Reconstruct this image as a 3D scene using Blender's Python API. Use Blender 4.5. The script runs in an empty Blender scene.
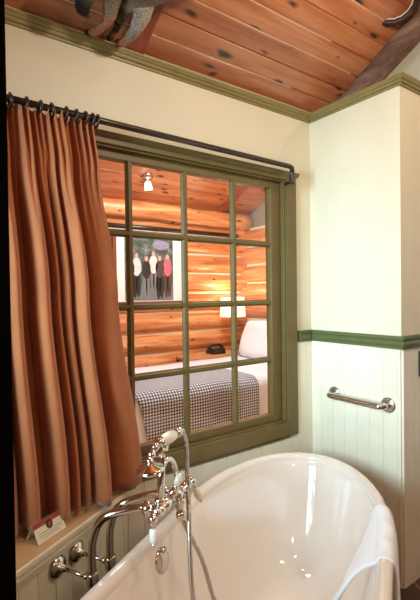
import bpy, math, random
from mathutils import Vector, Matrix
from mathutils import noise as mnoise
random.seed(7)
PI = math.pi
scn = bpy.context.scene
COL = scn.collection

# ---------------------------------------------------------------- materials
def lin(c):
    return tuple(((x/255.0)/12.92 if x/255.0 <= 0.04045 else ((x/255.0+0.055)/1.055)**2.4) for x in c) + (1.0,)

def new_mat(name):
    m = bpy.data.materials.new(name); m.use_nodes = True
    nt = m.node_tree
    return m, nt, nt.nodes['Principled BSDF']

def setin(b, **kw):
    for k, v in kw.items():
        b.inputs[k.replace('_', ' ')].default_value = v

def N(nt, t, **kw):
    n = nt.nodes.new(t)
    for k, v in kw.items():
        if k in n.inputs: n.inputs[k].default_value = v
        else: setattr(n, k, v)
    return n

def ramp(nt, stops):
    r = nt.nodes.new('ShaderNodeValToRGB')
    e = r.color_ramp.elements
    e[0].position, e[0].color = stops[0][0], stops[0][1]
    e[1].position, e[1].color = stops[1][0], stops[1][1]
    for p, c in stops[2:]:
        k = e.new(p); k.color = c
    return r

def coords(nt, scale=(1, 1, 1), rot=(0, 0, 0), loc=(0, 0, 0)):
    tc = nt.nodes.new('ShaderNodeTexCoord')
    mp = nt.nodes.new('ShaderNodeMapping')
    mp.inputs['Scale'].default_value = scale
    mp.inputs['Rotation'].default_value = rot
    mp.inputs['Location'].default_value = loc
    nt.links.new(tc.outputs['Object'], mp.inputs['Vector'])
    return mp

def paint(name, rgb, rough=0.5, var=0.06, scale=6.0, spec=0.5, bump=0.0, coat=0.0):
    m, nt, b = new_mat(name)
    mp = coords(nt)
    no = N(nt, 'ShaderNodeTexNoise', Scale=scale, Detail=4.0)
    nt.links.new(mp.outputs['Vector'], no.inputs['Vector'])
    c = lin(rgb)
    lo = tuple(x*(1-var) for x in c[:3])+(1,); hi = tuple(min(1, x*(1+var)) for x in c[:3])+(1,)
    r = ramp(nt, [(0.3, lo), (0.7, hi)])
    nt.links.new(no.outputs['Fac'], r.inputs['Fac'])
    nt.links.new(r.outputs['Color'], b.inputs['Base Color'])
    setin(b, Roughness=rough)
    b.inputs['Specular IOR Level'].default_value = spec
    b.inputs['Coat Weight'].default_value = coat
    if bump:
        n2 = N(nt, 'ShaderNodeTexNoise', Scale=180.0, Detail=2.0)
        nt.links.new(mp.outputs['Vector'], n2.inputs['Vector'])
        bp = N(nt, 'ShaderNodeBump', Strength=bump, Distance=0.002)
        nt.links.new(n2.outputs['Fac'], bp.inputs['Height'])
        nt.links.new(bp.outputs['Normal'], b.inputs['Normal'])
    return m

def metal(name, rgb, rough=0.1):
    m, nt, b = new_mat(name)
    mp = coords(nt)
    no = N(nt, 'ShaderNodeTexNoise', Scale=40.0, Detail=2.0)
    nt.links.new(mp.outputs['Vector'], no.inputs['Vector'])
    mr = N(nt, 'ShaderNodeMapRange')
    mr.inputs['To Min'].default_value = rough*0.8; mr.inputs['To Max'].default_value = rough*1.3
    nt.links.new(no.outputs['Fac'], mr.inputs['Value'])
    nt.links.new(mr.outputs['Result'], b.inputs['Roughness'])
    setin(b, Base_Color=lin(rgb), Metallic=1.0)
    return m

def wood(name, cols, axis='X', rough=0.45, grain=1.0, knots=0.0, coat=0.0, plank=None, seam=None, knotcol=(56, 22, 12), axis2=None):
    """cols: dark, mid, light sRGB. grain runs along axis (object space). plank=(u axis index, width)"""
    m, nt, b = new_mat(name)
    sc = {'X': (1.0, 14, 14), 'Y': (14, 1.0, 14), 'Z': (14, 14, 1.0)}[axis]
    sc = tuple(s*grain for s in sc)
    tc = nt.nodes.new('ShaderNodeTexCoord')
    src = tc.outputs['Object']
    L = nt.links.new
    off = None
    if plank:
        sep = nt.nodes.new('ShaderNodeSeparateXYZ'); L(src, sep.inputs[0])
        dv = N(nt, 'ShaderNodeMath', operation='DIVIDE'); L(sep.outputs[plank[0]], dv.inputs[0]); dv.inputs[1].default_value = plank[1]
        fl = N(nt, 'ShaderNodeMath', operation='FLOOR'); L(dv.outputs[0], fl.inputs[0])
        wn = N(nt, 'ShaderNodeTexWhiteNoise', noise_dimensions='1D'); L(fl.outputs[0], wn.inputs['W'])
        ml = N(nt, 'ShaderNodeVectorMath', operation='SCALE'); L(wn.outputs['Color'], ml.inputs[0]); ml.inputs['Scale'].default_value = 9.0
        ad = N(nt, 'ShaderNodeVectorMath', operation='ADD'); L(src, ad.inputs[0]); L(ml.outputs[0], ad.inputs[1])
        src = ad.outputs[0]
        off = wn
    mp = nt.nodes.new('ShaderNodeMapping'); mp.inputs['Scale'].default_value = sc
    L(src, mp.inputs['Vector'])
    no = N(nt, 'ShaderNodeTexNoise', Scale=1.6, Detail=6.0, Roughness=0.6, Distortion=0.6)
    L(mp.outputs['Vector'], no.inputs['Vector'])
    r = ramp(nt, [(0.3, lin(cols[0])), (0.5, lin(cols[1])), (0.72, lin(cols[2]))])
    L(no.outputs['Fac'], r.inputs['Fac'])
    out = r.outputs['Color']
    if off is not None:
        hs = N(nt, 'ShaderNodeHueSaturation')
        mr = N(nt, 'ShaderNodeMapRange'); mr.inputs['To Min'].default_value = 0.78; mr.inputs['To Max'].default_value = 1.15
        L(off.outputs['Value'], mr.inputs['Value']); L(mr.outputs['Result'], hs.inputs['Value']); L(out, hs.inputs['Color'])
        out = hs.outputs['Color']
    if knots:
        sp3 = nt.nodes.new('ShaderNodeSeparateXYZ'); L(src, sp3.inputs[0])
        cmb = nt.nodes.new('ShaderNodeCombineXYZ')
        L(sp3.outputs['X' if axis == 'X' else 'Y'], cmb.inputs[0]); L(sp3.outputs['Z' if axis2 is None else axis2], cmb.inputs[1])
        mk = nt.nodes.new('ShaderNodeMapping'); mk.inputs['Scale'].default_value = (3.0, 9.5, 1)
        L(cmb.outputs[0], mk.inputs['Vector'])
        nd = N(nt, 'ShaderNodeTexNoise', Scale=3.0, Detail=2.0); L(mk.outputs['Vector'], nd.inputs['Vector'])
        av = N(nt, 'ShaderNodeVectorMath', operation='MULTIPLY_ADD')
        L(nd.outputs['Color'], av.inputs[0]); av.inputs[1].default_value = (0.22, 0.22, 0.0); L(mk.outputs['Vector'], av.inputs[2])
        vo = N(nt, 'ShaderNodeTexVoronoi', Scale=1.0, voronoi_dimensions='2D'); L(av.outputs[0], vo.inputs['Vector'])
        # only some cells carry a knot, of varied size
        vs_ = nt.nodes.new('ShaderNodeSeparateColor'); L(vo.outputs['Color'], vs_.inputs[0])
        kd = N(nt, 'ShaderNodeMath', operation='MULTIPLY_ADD'); L(vs_.outputs[0], kd.inputs[0]); kd.inputs[1].default_value = 0.14; L(vo.outputs['Distance'], kd.inputs[2])
        rk = ramp(nt, [(knots*0.7, (1, 1, 1, 1)), (knots, (0.6, 0.6, 0.6, 1)), (knots*1.45, (0, 0, 0, 1))])
        L(kd.outputs[0], rk.inputs['Fac'])
        mx = N(nt, 'ShaderNodeMix', data_type='RGBA'); L(rk.outputs['Color'], mx.inputs['Factor'])
        L(out, mx.inputs['A']); mx.inputs['B'].default_value = lin(knotcol)
        out = mx.outputs['Result']
    L(out, b.inputs['Base Color'])
    setin(b, Roughness=rough); b.inputs['Coat Weight'].default_value = coat; b.inputs['Coat Roughness'].default_value = 0.25
    bp = N(nt, 'ShaderNodeBump', Strength=0.25, Distance=0.004); L(no.outputs['Fac'], bp.inputs['Height'])
    L(bp.outputs['Normal'], b.inputs['Normal'])
    return m

def fabric(name, rgb, rough=0.9, var=0.12, sheen=0.3, weave=420.0):
    m, nt, b = new_mat(name)
    mp = coords(nt)
    no = N(nt, 'ShaderNodeTexNoise', Scale=9.0, Detail=3.0); nt.links.new(mp.outputs['Vector'], no.inputs['Vector'])
    c = lin(rgb)
    r = ramp(nt, [(0.3, tuple(x*(1-var) for x in c[:3])+(1,)), (0.7, tuple(min(1, x*(1+var)) for x in c[:3])+(1,))])
    nt.links.new(no.outputs['Fac'], r.inputs['Fac']); nt.links.new(r.outputs['Color'], b.inputs['Base Color'])
    n2 = N(nt, 'ShaderNodeTexNoise', Scale=weave, Detail=2.0); nt.links.new(mp.outputs['Vector'], n2.inputs['Vector'])
    bp = N(nt, 'ShaderNodeBump', Strength=0.3, Distance=0.002); nt.links.new(n2.outputs['Fac'], bp.inputs['Height'])
    nt.links.new(bp.outputs['Normal'], b.inputs['Normal'])
    setin(b, Roughness=rough); b.inputs['Sheen Weight'].default_value = sheen
    return m

def emit(name, rgb, strength, base=None):
    m, nt, b = new_mat(name)
    setin(b, Base_Color=lin(base or rgb), Roughness=0.6)
    b.inputs['Emission Color'].default_value = lin(rgb); b.inputs['Emission Strength'].default_value = strength
    return m

def glass_mat():
    m = bpy.data.materials.new('window_glass'); m.use_nodes = True
    nt = m.node_tree; nt.nodes.clear()
    o = nt.nodes.new('ShaderNodeOutputMaterial'); mx = nt.nodes.new('ShaderNodeMixShader')
    t = nt.nodes.new('ShaderNodeBsdfTransparent'); g = N(nt, 'ShaderNodeBsdfGlossy', Roughness=0.01)
    fr = N(nt, 'ShaderNodeFresnel', IOR=1.45)
    ge = nt.nodes.new('ShaderNodeNewGeometry'); mi = N(nt, 'ShaderNodeMapRange')
    mi.inputs['To Min'].default_value = 1.45; mi.inputs['To Max'].default_value = 1/1.45
    nt.links.new(ge.outputs['Backfacing'], mi.inputs['Value']); nt.links.new(mi.outputs['Result'], fr.inputs['IOR'])
    nt.links.new(fr.outputs[0], mx.inputs[0]); nt.links.new(t.outputs[0], mx.inputs[1]); nt.links.new(g.outputs[0], mx.inputs[2])
    nt.links.new(mx.outputs[0], o.inputs[0])
    return m

def gingham_mat():
    m, nt, b = new_mat('gingham_weave')
    uv = nt.nodes.new('ShaderNodeUVMap')
    sep = nt.nodes.new('ShaderNodeSeparateXYZ'); nt.links.new(uv.outputs[0], sep.inputs[0])
    outs = []
    for k in (0, 1):
        fr = N(nt, 'ShaderNodeMath', operation='FRACT'); nt.links.new(sep.outputs[k], fr.inputs[0])
        gt = N(nt, 'ShaderNodeMath', operation='GREATER_THAN'); gt.inputs[1].default_value = 0.5; nt.links.new(fr.outputs[0], gt.inputs[0])
        outs.append(gt)
    ad = N(nt, 'ShaderNodeMath', operation='ADD'); nt.links.new(outs[0].outputs[0], ad.inputs[0]); nt.links.new(outs[1].outputs[0], ad.inputs[1])
    hf = N(nt, 'ShaderNodeMath', operation='MULTIPLY'); hf.inputs[1].default_value = 0.5; nt.links.new(ad.outputs[0], hf.inputs[0])
    r = ramp(nt, [(0.0, lin((236, 238, 240))), (0.5, lin((134, 142, 152))), (1.0, lin((56, 62, 70)))])
    nt.links.new(hf.outputs[0], r.inputs['Fac']); nt.links.new(r.outputs['Color'], b.inputs['Base Color'])
    setin(b, Roughness=0.95)
    return m

M = {}
M['wall'] = paint('cream_wall_paint', (224, 211, 182), 0.6, 0.03, 3.0, bump=0.15)
M['white_wall'] = paint('white_wall_paint', (230, 232, 224), 0.6, 0.03, 3.0)
M['bead'] = paint('beadboard_paint', (236, 225, 200), 0.35, 0.05, 5.0)
M['olive'] = paint('olive_trim_paint', (107, 88, 44), 0.45, 0.10, 12.0, coat=0.0)
M['olive_rail'] = paint('green_rail_paint', (94, 98, 58), 0.4, 0.08, 12.0)
M['crown'] = paint('olive_crown_paint', (134, 118, 68), 0.4, 0.10, 12.0)
M['bronze'] = paint('dark_bronze_rod', (46, 28, 20), 0.3, 0.2, 30.0)
M['dark_wood'] = wood('dark_door_wood', [(6, 5, 3), (10, 8, 6), (14, 11, 8)], 'Z', 1.0)
M['dark_wood'].node_tree.nodes['Principled BSDF'].inputs['Specular IOR Level'].default_value = 0.0
M['pine_x'] = wood('pine_ceiling_boards', [(158, 82, 46), (196, 118, 74), (220, 154, 106)], 'X', 0.34, 0.8, knots=0.12, coat=0.4, plank=(1, 0.0772), axis2='Y')
M['pine_joint'] = wood('pale_pine_joint', [(216, 176, 132), (232, 200, 160), (244, 220, 186)], 'X', 0.4)
M['timber'] = wood('timber_wall', [(150, 112, 78), (178, 138, 100), (200, 164, 126)], 'Z', 0.5, 0.6)
M['red_board'] = wood('rafter_board', [(110, 44, 24), (140, 64, 36), (168, 84, 48)], 'Y', 0.4, 0.8, coat=0.25)
M['grey_log'] = wood('weathered_log', [(84, 56, 42), (120, 86, 68), (152, 118, 98)], 'Y', 0.75, 1.0)
M['log_x'] = wood('peeled_log_along', [(156, 78, 38), (212, 134, 78), (238, 182, 124)], 'X', 0.4, 0.7, knots=0.08, coat=0.3)
M['log_y'] = wood('peeled_log_across', [(156, 78, 38), (212, 134, 78), (238, 182, 124)], 'Y', 0.4, 0.7, knots=0.08, coat=0.3)
M['chink'] = paint('chinking_plaster', (232, 212, 176), 0.8, 0.05, 10.0)
M['grey_plaster'] = paint('grey_gable_plaster', (150, 138, 124), 0.8, 0.05, 10.0)
M['oak'] = wood('light_wood', [(190, 130, 78), (214, 156, 100), (228, 178, 124)], 'X', 0.45)
M['ledge_top'] = paint('tan_ledge_top', (214, 172, 122), 0.42, 0.06, 5.0, coat=0.1)
M['floor'] = None
M['enamel'] = paint('white_tub_enamel', (240, 228, 215), 0.07, 0.015, 3.0, coat=0.6)
M['chrome'] = metal('polished_chrome', (226, 222, 216), 0.07)
M['nickel'] = metal('brushed_nickel', (206, 192, 178), 0.16)
M['steel'] = metal('satin_steel', (200, 196, 192), 0.22)
M['hose'] = metal('steel_hose', (196, 188, 178), 0.25)
M['porcelain'] = paint('white_porcelain', (244, 240, 228), 0.12, 0.01, 5.0, coat=0.5)
M['curtain'] = fabric('rust_curtain_cloth', (172, 98, 50), 0.85, 0.10, 0.35)
M['towel'] = fabric('white_terry', (243, 244, 246), 0.95, 0.02, 0.5, 260.0)
M['sheet'] = fabric('white_sheet', (236, 239, 244), 0.9, 0.02, 0.2)
M['gingham'] = gingham_mat()
M['glass'] = glass_mat()
M['card'] = paint('cream_card', (236, 224, 200), 0.6, 0.02)
M['card_red'] = paint('brick_red_print', (150, 62, 44), 0.6, 0.05)
M['card_dark'] = paint('dark_print', (70, 26, 22), 0.6, 0.05)
M['card_text'] = paint('grey_print', (160, 150, 136), 0.7, 0.05)
M['black'] = paint('black_plastic', (20, 18, 18), 0.3, 0.1)
M['mat_board'] = paint('white_mat_board', (232, 232, 224), 0.7, 0.02)
M['frame_wood'] = wood('brown_frame', [(92, 46, 26), (126, 68, 40), (150, 88, 54)], 'Z', 0.4)
M['shade'] = emit('lamp_shade_cloth', (255, 236, 190), 1.3, (245, 232, 205))
M['bulb'] = emit('frosted_bulb', (255, 240, 214), 1.6, (240, 236, 226))
M['snow_white'] = paint('white_lacing', (226, 214, 200), 0.7, 0.05)
M['hoop'] = wood('dark_bent_wood', [(36, 22, 14), (58, 36, 24), (80, 52, 36)], 'X', 0.5)
M['grey_box'] = paint('grey_metal_box', (108, 116, 122), 0.5, 0.05)

def floor_mat():
    m, nt, b = new_mat('brown_floor_tile')
    mp = coords(nt, (1, 1, 1), (0, 0, 0.5))
    br = N(nt, 'ShaderNodeTexBrick', Scale=3.0)
    br.offset = 0.0
    br.inputs['Color1'].default_value = lin((84, 54, 36)); br.inputs['Color2'].default_value = lin((68, 42, 28)); br.inputs['Mortar'].default_value = lin((150, 122, 92))
    br.inputs['Mortar Size'].default_value = 0.012; br.inputs['Brick Width'].default_value = 1.0; br.inputs['Row Height'].default_value = 1.0
    nt.links.new(mp.outputs['Vector'], br.inputs['Vector']); nt.links.new(br.outputs['Color'], b.inputs['Base Color'])
    setin(b, Roughness=0.4)
    return m
M['floor'] = floor_mat()

def fur_mat():
    m, nt, b = new_mat('grey_fox_fur')
    vc = nt.nodes.new('ShaderNodeVertexColor'); vc.layer_name = 'fur'
    mp = coords(nt, (1, 1, 1))
    no = N(nt, 'ShaderNodeTexNoise', Scale=160.0, Detail=4.0, Roughness=0.7); nt.links.new(mp.outputs['Vector'], no.inputs['Vector'])
    r = ramp(nt, [(0.32, (0.35, 0.35, 0.35, 1)), (0.68, (1.4, 1.4, 1.4, 1))]); nt.links.new(no.outputs['Fac'], r.inputs['Fac'])
    mx = N(nt, 'ShaderNodeMix', data_type='RGBA', blend_type='MULTIPLY'); mx.inputs['Factor'].default_value = 1.0
    nt.links.new(vc.outputs['Color'], mx.inputs['A']); nt.links.new(r.outputs['Color'], mx.inputs['B'])
    nt.links.new(mx.outputs['Result'], b.inputs['Base Color'])
    bp = N(nt, 'ShaderNodeBump', Strength=0.8, Distance=0.004); nt.links.new(no.outputs['Fac'], bp.inputs['Height'])
    nt.links.new(bp.outputs['Normal'], b.inputs['Normal'])
    setin(b, Roughness=0.95)
    return m
M['fur'] = fur_mat()

def photo_mat():
    m, nt, b = new_mat('old_photo_print')
    mp = coords(nt)
    no = N(nt, 'ShaderNodeTexNoise', Scale=14.0, Detail=6.0, Roughness=0.7); nt.links.new(mp.outputs['Vector'], no.inputs['Vector'])
    r = ramp(nt, [(0.3, lin((30, 38, 32))), (0.5, lin((78, 92, 80))), (0.7, lin((150, 158, 152)))])
    nt.links.new(no.outputs['Fac'], r.inputs['Fac']); nt.links.new(r.outputs['Color'], b.inputs['Base Color'])
    setin(b, Roughness=0.5)
    return m
M['photo'] = photo_mat()
for k, c in dict(ph_white=(214, 214, 208), ph_pink=(214, 104, 116), ph_dark=(40, 38, 38), ph_grey=(120, 122, 120), ph_skin=(206, 164, 140), ph_lilac=(150, 140, 160), ph_ground=(120, 122, 118), ph_brown=(84, 62, 56)).items():
    M[k] = paint('photo_'+k[3:], c, 0.5, 0.15, 30.0)

# ---------------------------------------------------------------- mesh builder
class MB:
    def __init__(s): s.v = []; s.f = []; s.mi = []; s.mats = []; s.smooth = []; s.uv = None
    def midx(s, m):
        m = M[m] if isinstance(m, str) else m
        if m not in s.mats: s.mats.append(m)
        return s.mats.index(m)
    def add(s, verts, faces, mat, smooth=False):
        o = len(s.v); k = s.midx(mat)
        s.v += [tuple(x) for x in verts]
        for f in faces:
            s.f.append(tuple(i+o for i in f)); s.mi.append(k); s.smooth.append(smooth)
        return s
    def box(s, a, b, mat, X=None):
        (x0, y0, z0), (x1, y1, z1) = a, b
        vs = [Vector(p) for p in ((x0,y0,z0),(x1,y0,z0),(x1,y1,z0),(x0,y1,z0),(x0,y0,z1),(x1,y0,z1),(x1,y1,z1),(x0,y1,z1))]
        if X is not None: vs = [X @ p for p in vs]
        return s.add(vs, [(0,3,2,1),(4,5,6,7),(0,1,5,4),(1,2,6,5),(2,3,7,6),(3,0,4,7)], mat)
    def prism(s, profile, p0, p1, ax, up, mat, smooth=False):
        """profile: list of (a,b); swept from p0 to p1; a along ax, b along up"""
        p0, p1, ax, up = map(Vector, (p0, p1, ax, up)); n = len(profile)
        vs = [p0+ax*a+up*b for a, b in profile]+[p1+ax*a+up*b for a, b in profile]
        fs = [(i, (i+1) % n, n+(i+1) % n, n+i) for i in range(n)]+[tuple(range(n-1, -1, -1)), tuple(range(n, 2*n))]
        return s.add(vs, fs, mat, smooth)
    def tube(s, pts, rad, mat, seg=14, cap=True, closed=False):
        pts = [Vector(p) for p in pts]; n = len(pts)
        rads = rad if isinstance(rad, (list, tuple)) else [rad]*n
        vs = []; fs = []
        prev = None
        for i, p in enumerate(pts):
            if closed: t = pts[(i+1) % n]-pts[i-1]
            else: t = pts[min(i+1, n-1)]-pts[max(i-1, 0)]
            t.normalize()
            if prev is None:
                a = Vector((0, 0, 1)) if abs(t.z) < 0.9 else Vector((1, 0, 0))
                nx = t.cross(a).normalized()
            else:
                nx = (prev-t*prev.dot(t)).normalized()
            prev = nx; ny = t.cross(nx)
            for k in range(seg):
                an = 2*PI*k/seg
                vs.append(p+(nx*math.cos(an)+ny*math.sin(an))*rads[i])
        m = n if closed else n-1
        for i in range(m):
            j = (i+1) % n
            for k in range(seg):
                k2 = (k+1) % seg
                fs.append((i*seg+k, i*seg+k2, j*seg+k2, j*seg+k))
        s.add(vs, fs, mat, True)
        if cap and not closed:
            s.add([vs[k] for k in range(seg)], [tuple(range(seg-1, -1, -1))], mat)
            s.add([vs[(n-1)*seg+k] for k in range(seg)], [tuple(range(seg))], mat)
        return s
    def lathe(s, prof, origin, axis, mat, seg=24):
        """prof: list of (r, h) along axis"""
        o = Vector(origin); t = Vector(axis).normalized()
        a = Vector((0, 0, 1)) if abs(t.z) < 0.9 else Vector((1, 0, 0))
        nx = t.cross(a).normalized(); ny = t.cross(nx)
        vs = []; fs = []
        for r, h in prof:
            for k in range(seg):
                an = 2*PI*k/seg
                vs.append(o+t*h+(nx*math.cos(an)+ny*math.sin(an))*max(r, 1e-5))
        for i in range(len(prof)-1):
            for k in range(seg):
                k2 = (k+1) % seg
                fs.append((i*seg+k, i*seg+k2, (i+1)*seg+k2, (i+1)*seg+k))
        fs.append(tuple(range(seg-1, -1, -1))); fs.append(tuple((len(prof)-1)*seg+k for k in range(seg)))
        return s.add(vs, fs, mat, True)
    def ball(s, c, r, mat, seg=16, sc=(1, 1, 1), X=None):
        vs = []; fs = []; rings = seg//2
        for i in range(rings+1):
            th = PI*i/rings
            for k in range(seg):
                an = 2*PI*k/seg
                p = Vector((math.sin(th)*math.cos(an)*r*sc[0], math.sin(th)*math.sin(an)*r*sc[1], math.cos(th)*r*sc[2]))
                if X is not None: p = X @ p
                vs.append(Vector(c)+p)
        for i in range(rings):
            for k in range(seg):
                k2 = (k+1) % seg
                fs.append((i*seg+k, (i+1)*seg+k, (i+1)*seg+k2, i*seg+k2))
        return s.add(vs, fs, mat, True)
    def grid(s, P, mat, thick=0.0, closed_u=False, smooth=True):
        """P[i][j] points"""
        n, m = len(P), len(P[0])
        vs = [p for row in P for p in row]
        fs = []
        for i in range(n if closed_u else n-1):
            i2 = (i+1) % n
            for j in range(m-1):
                fs.append((i*m+j, i*m+j+1, i2*m+j+1, i2*m+j))
        return s.add(vs, fs, mat, smooth)
    def build(s, name, parent=None, bevel=0.0, loc=None, subsurf=0, solid=0.0, fix=True, wn=False):
        me = bpy.data.meshes.new(name)
        o = Vector(loc) if loc is not None else Vector((0, 0, 0))
        me.from_pydata([tuple(Vector(v)-o) for v in s.v], [], s.f)
        for m in s.mats: me.materials.append(m)
        me.polygons.foreach_set('material_index', s.mi)
        me.polygons.foreach_set('use_smooth', s.smooth)
        me.update()
        if fix:
            import bmesh
            bm = bmesh.new(); bm.from_mesh(me)
            bmesh.ops.remove_doubles(bm, verts=bm.verts, dist=1e-6)
            bmesh.ops.recalc_face_normals(bm, faces=bm.faces)
            bm.to_mesh(me); bm.free()
        ob = bpy.data.objects.new(name, me); COL.objects.link(ob)
        ob.location = o
        if parent is not None:
            ob.parent = parent
            ob.location = o-wloc(parent)
        if bevel:
            md = ob.modifiers.new('bevel', 'BEVEL'); md.width = bevel; md.segments = 2; md.limit_method = 'ANGLE'; md.angle_limit = math.radians(40)
            md.harden_normals = False
        if solid:
            md = ob.modifiers.new('solid', 'SOLIDIFY'); md.thickness = solid; md.offset = 0
        if subsurf:
            md = ob.modifiers.new('sub', 'SUBSURF'); md.levels = subsurf; md.render_levels = subsurf
        return ob

def wloc(o):
    p = Vector(o.location)
    while o.parent is not None:
        o = o.parent; p += Vector(o.location)
    return p

def empty(name, loc):
    o = bpy.data.objects.new(name, None); COL.objects.link(o); o.location = loc; o.empty_display_size = 0.05
    return o

def tag(o, label=None, cat=None, group=None, kind=None):
    if label: o['label'] = label
    if cat: o['category'] = cat
    if group: o['group'] = group
    if kind: o['kind'] = kind
    return o

def struct(o, label=None, cat=None):
    return tag(o, label, cat, kind='structure')

def copy_tree(o, delta):
    def rec(src, parent):
        c = src.copy(); COL.objects.link(c)
        if parent is not None: c.parent = parent
        for ch in src.children: rec(ch, c)
        return c
    c = rec(o, None); c.location = Vector(o.location)+Vector(delta)
    return c

def smooth_path(pts, n=8, closed=False):
    pts = [Vector(p) for p in pts]; out = []; m = len(pts)
    rng = range(m if closed else m-1)
    for i in rng:
        if closed: p0, p1, p2, p3 = pts[i-1], pts[i], pts[(i+1) % m], pts[(i+2) % m]
        else: p0, p1, p2, p3 = pts[max(i-1, 0)], pts[i], pts[i+1], pts[min(i+2, m-1)]
        for k in range(n):
            t = k/n
            out.append(0.5*((2*p1)+(p2-p0)*t+(2*p0-5*p1+4*p2-p3)*t*t+(3*p1-p0-3*p2+p3)*t**3))
    if not closed: out.append(pts[-1])
    return out

def interp(stops, x):
    if x <= stops[0][0]: return stops[0][1]
    for (a, va), (b, vb) in zip(stops, stops[1:]):
        if x <= b:
            t = (x-a)/(b-a); t = t*t*(3-2*t)
            return va+(vb-va)*t
    return stops[-1][1]

# tub/ledge axis frame
U = Vector((0.866025, 0.5, 0)); V = Vector((-0.5, 0.866025, 0))
def W(u, v, z): return U*u+V*v+Vector((0, 0, z))

# ---------------------------------------------------------------- room shell
ZC = 2.418; SL = 0.6                     # bathroom ceiling: z = ZC - SL*y
BX, BY = 1.8, 2.7                       # bedroom corner
BSL = 0.5; BZ = 2.43                    # bedroom ceiling: z = BZ + BSL*(BY-y)
XL, YB, XR = -2.9, -2.6, 1.5            # bathroom extents

# window wall with the opening
OX0, OX1, OZ0, OZ1 = -1.48, -0.211, 0.703, 2.005
w = MB()
w.box((XL-0.1, 0, 0), (OX0, 0.12, 4.3), 'wall')
w.box((OX1, 0, 0), (2.2, 0.12, 4.3), 'wall')
w.box((OX0, 0, 0), (OX1, 0.12, OZ0), 'wall')
w.box((OX0, 0, OZ1), (OX1, 0.12, 4.3), 'wall')
struct(w.build('wall_front'))
struct(MB().box((0, -0.54, 0), (0.1, 0, 2.392), 'wall').build('wall_right'))
struct(MB().box((0.1, -0.54, 0), (XR, -0.44, 2.40), 'wall').build('wall_partition'))
struct(MB().box((0.1, -0.44, 2.34), (XR, 0, 2.40), 'white_wall').build('wall_partition_top'))
struct(MB().box((XR, YB, 0), (XR+0.1, 0, 4.3), 'white_wall').build('wall_end'))
struct(MB().box((XL-0.1, YB-0.1, 0), (XR+0.1, YB, 4.3), 'timber').build('wall_back'))
# left wall with daylight window
LY0, LY1, LZ0, LZ1 = -1.35, -0.55, 1.15, 2.15
w = MB()
w.box((XL-0.1, YB, 0), (XL, LY0, 4.3), 'timber'); w.box((XL-0.1, LY1, 0), (XL, 0, 4.3), 'timber')
w.box((XL-0.1, LY0, 0), (XL, LY1, LZ0), 'timber'); w.box((XL-0.1, LY0, LZ1), (XL, LY1, 4.3), 'timber')
struct(w.build('wall_left'))
w = MB()
for a, b in (((XL-0.02, LY0-0.08, LZ0-0.08), (XL+0.02, LY0, LZ1+0.08)), ((XL-0.02, LY1, LZ0-0.08), (XL+0.02, LY1+0.08, LZ1+0.08)),
             ((XL-0.02, LY0, LZ0-0.08), (XL+0.02, LY1, LZ0)), ((XL-0.02, LY0, LZ1), (XL+0.02, LY1, LZ1+0.08)),
             ((XL-0.05, LY0, (LZ0+LZ1)/2-0.02), (XL-0.02, LY1, (LZ0+LZ1)/2+0.02))):
    w.box(a, b, 'olive')
struct(w.build('window_2', bevel=0.004))

def slope_slab(x0, x1, y0, y1, mat, thick=0.04, dz=0.0):
    z = lambda y: ZC-SL*y+dz
    n = Vector((0, SL, 1)).normalized()*thick
    vs = [Vector((x0, y0, z(y0))), Vector((x1, y0, z(y0))), Vector((x1, y1, z(y1))), Vector((x0, y1, z(y1)))]
    vs += [p+n for p in vs]
    return vs
SFACES = [(0,3,2,1),(4,5,6,7),(0,1,5,4),(1,2,6,5),(2,3,7,6),(3,0,4,7)]

# board ceiling: tongue and groove boards running along X, thin V grooves between them
cb = MB()
SN = Vector((0, SL, 1)).normalized(); SD = Vector((0, -1, SL)).normalized()  # up the slope
slen = math.hypot(2.6, 2.6*SL); bw = 0.09
nb = int(slen/bw)+1
for i in range(nb):
    a, b = i*bw, min((i+1)*bw, slen)
    g = 0.005
    prof = [(a, 0.006), (a+g, 0.0), (b-g, 0.0), (b, 0.006), (b, 0.03), (a, 0.03)]
    cb.prism(prof, Vector((XL-0.1, 0, ZC)), Vector((0.17, 0, ZC)), SD, SN, 'pine_x')
    if i % 3 != 1:      # thin pale strip laid along some joints
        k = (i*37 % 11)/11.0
        cb.prism([(b-0.0022, 0.003), (b+0.0022, 0.003), (b+0.0022, 0.0065), (b-0.0022, 0.0065)], Vector((XL-0.1+1.2*k, 0, ZC)), Vector((0.17-0.4*(1-k), 0, ZC)), SD, SN, 'pine_joint')
ceil = struct(cb.build('ceiling'))
c2 = MB().add(slope_slab(0.17, XR+0.1, YB, 0, 'white_wall'), SFACES, 'white_wall')
struct(c2.build('ceiling_white'))
struct(MB().box((XL-0.1, YB-0.1, -0.05), (2.2, 0.12, 0), 'floor').build('floor'))

# grooved wainscot boards
def beadboard(name, p0, p1, z0, z1, nrm, pitch=0.06, t=0.009, mat='bead'):
    p0, p1 = Vector(p0), Vector(p1); d = p1-p0; L = d.length; d.normalize(); n = Vector(nrm)
    prof = [(0, 0)]
    x = 0
    while x < L-1e-4:
        e = min(x+pitch, L)
        prof += [(x, t*0.55), (x+0.002, t), (e-0.002, t), (e-0.0001, t*0.55)] if e-x > 0.02 else [(x, t), (e, t)]
        x += pitch
    prof += [(L, 0)]
    m = MB()
    o = Vector((p0.x, p0.y, 0))
    k = len(prof)
    vs = [o+d*a+n*b+Vector((0, 0, z0)) for a, b in prof]+[o+d*a+n*b+Vector((0, 0, z1)) for a, b in prof]
    fs = [(i, i+1, k+i+1, k+i) for i in range(k-1)]
    fs += [(k+i, k+i+1, k+0) for i in range(1, k-1)]
    m.add(vs, fs, mat)
    return m.build(name, fix=False)
RZ0, RZ1 = 1.128, 1.19
struct(beadboard('wainscot_front', (-0.128, 0, 0), (0, 0, 0), 0.0, RZ0, (0, -1, 0), 0.075))
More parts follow.
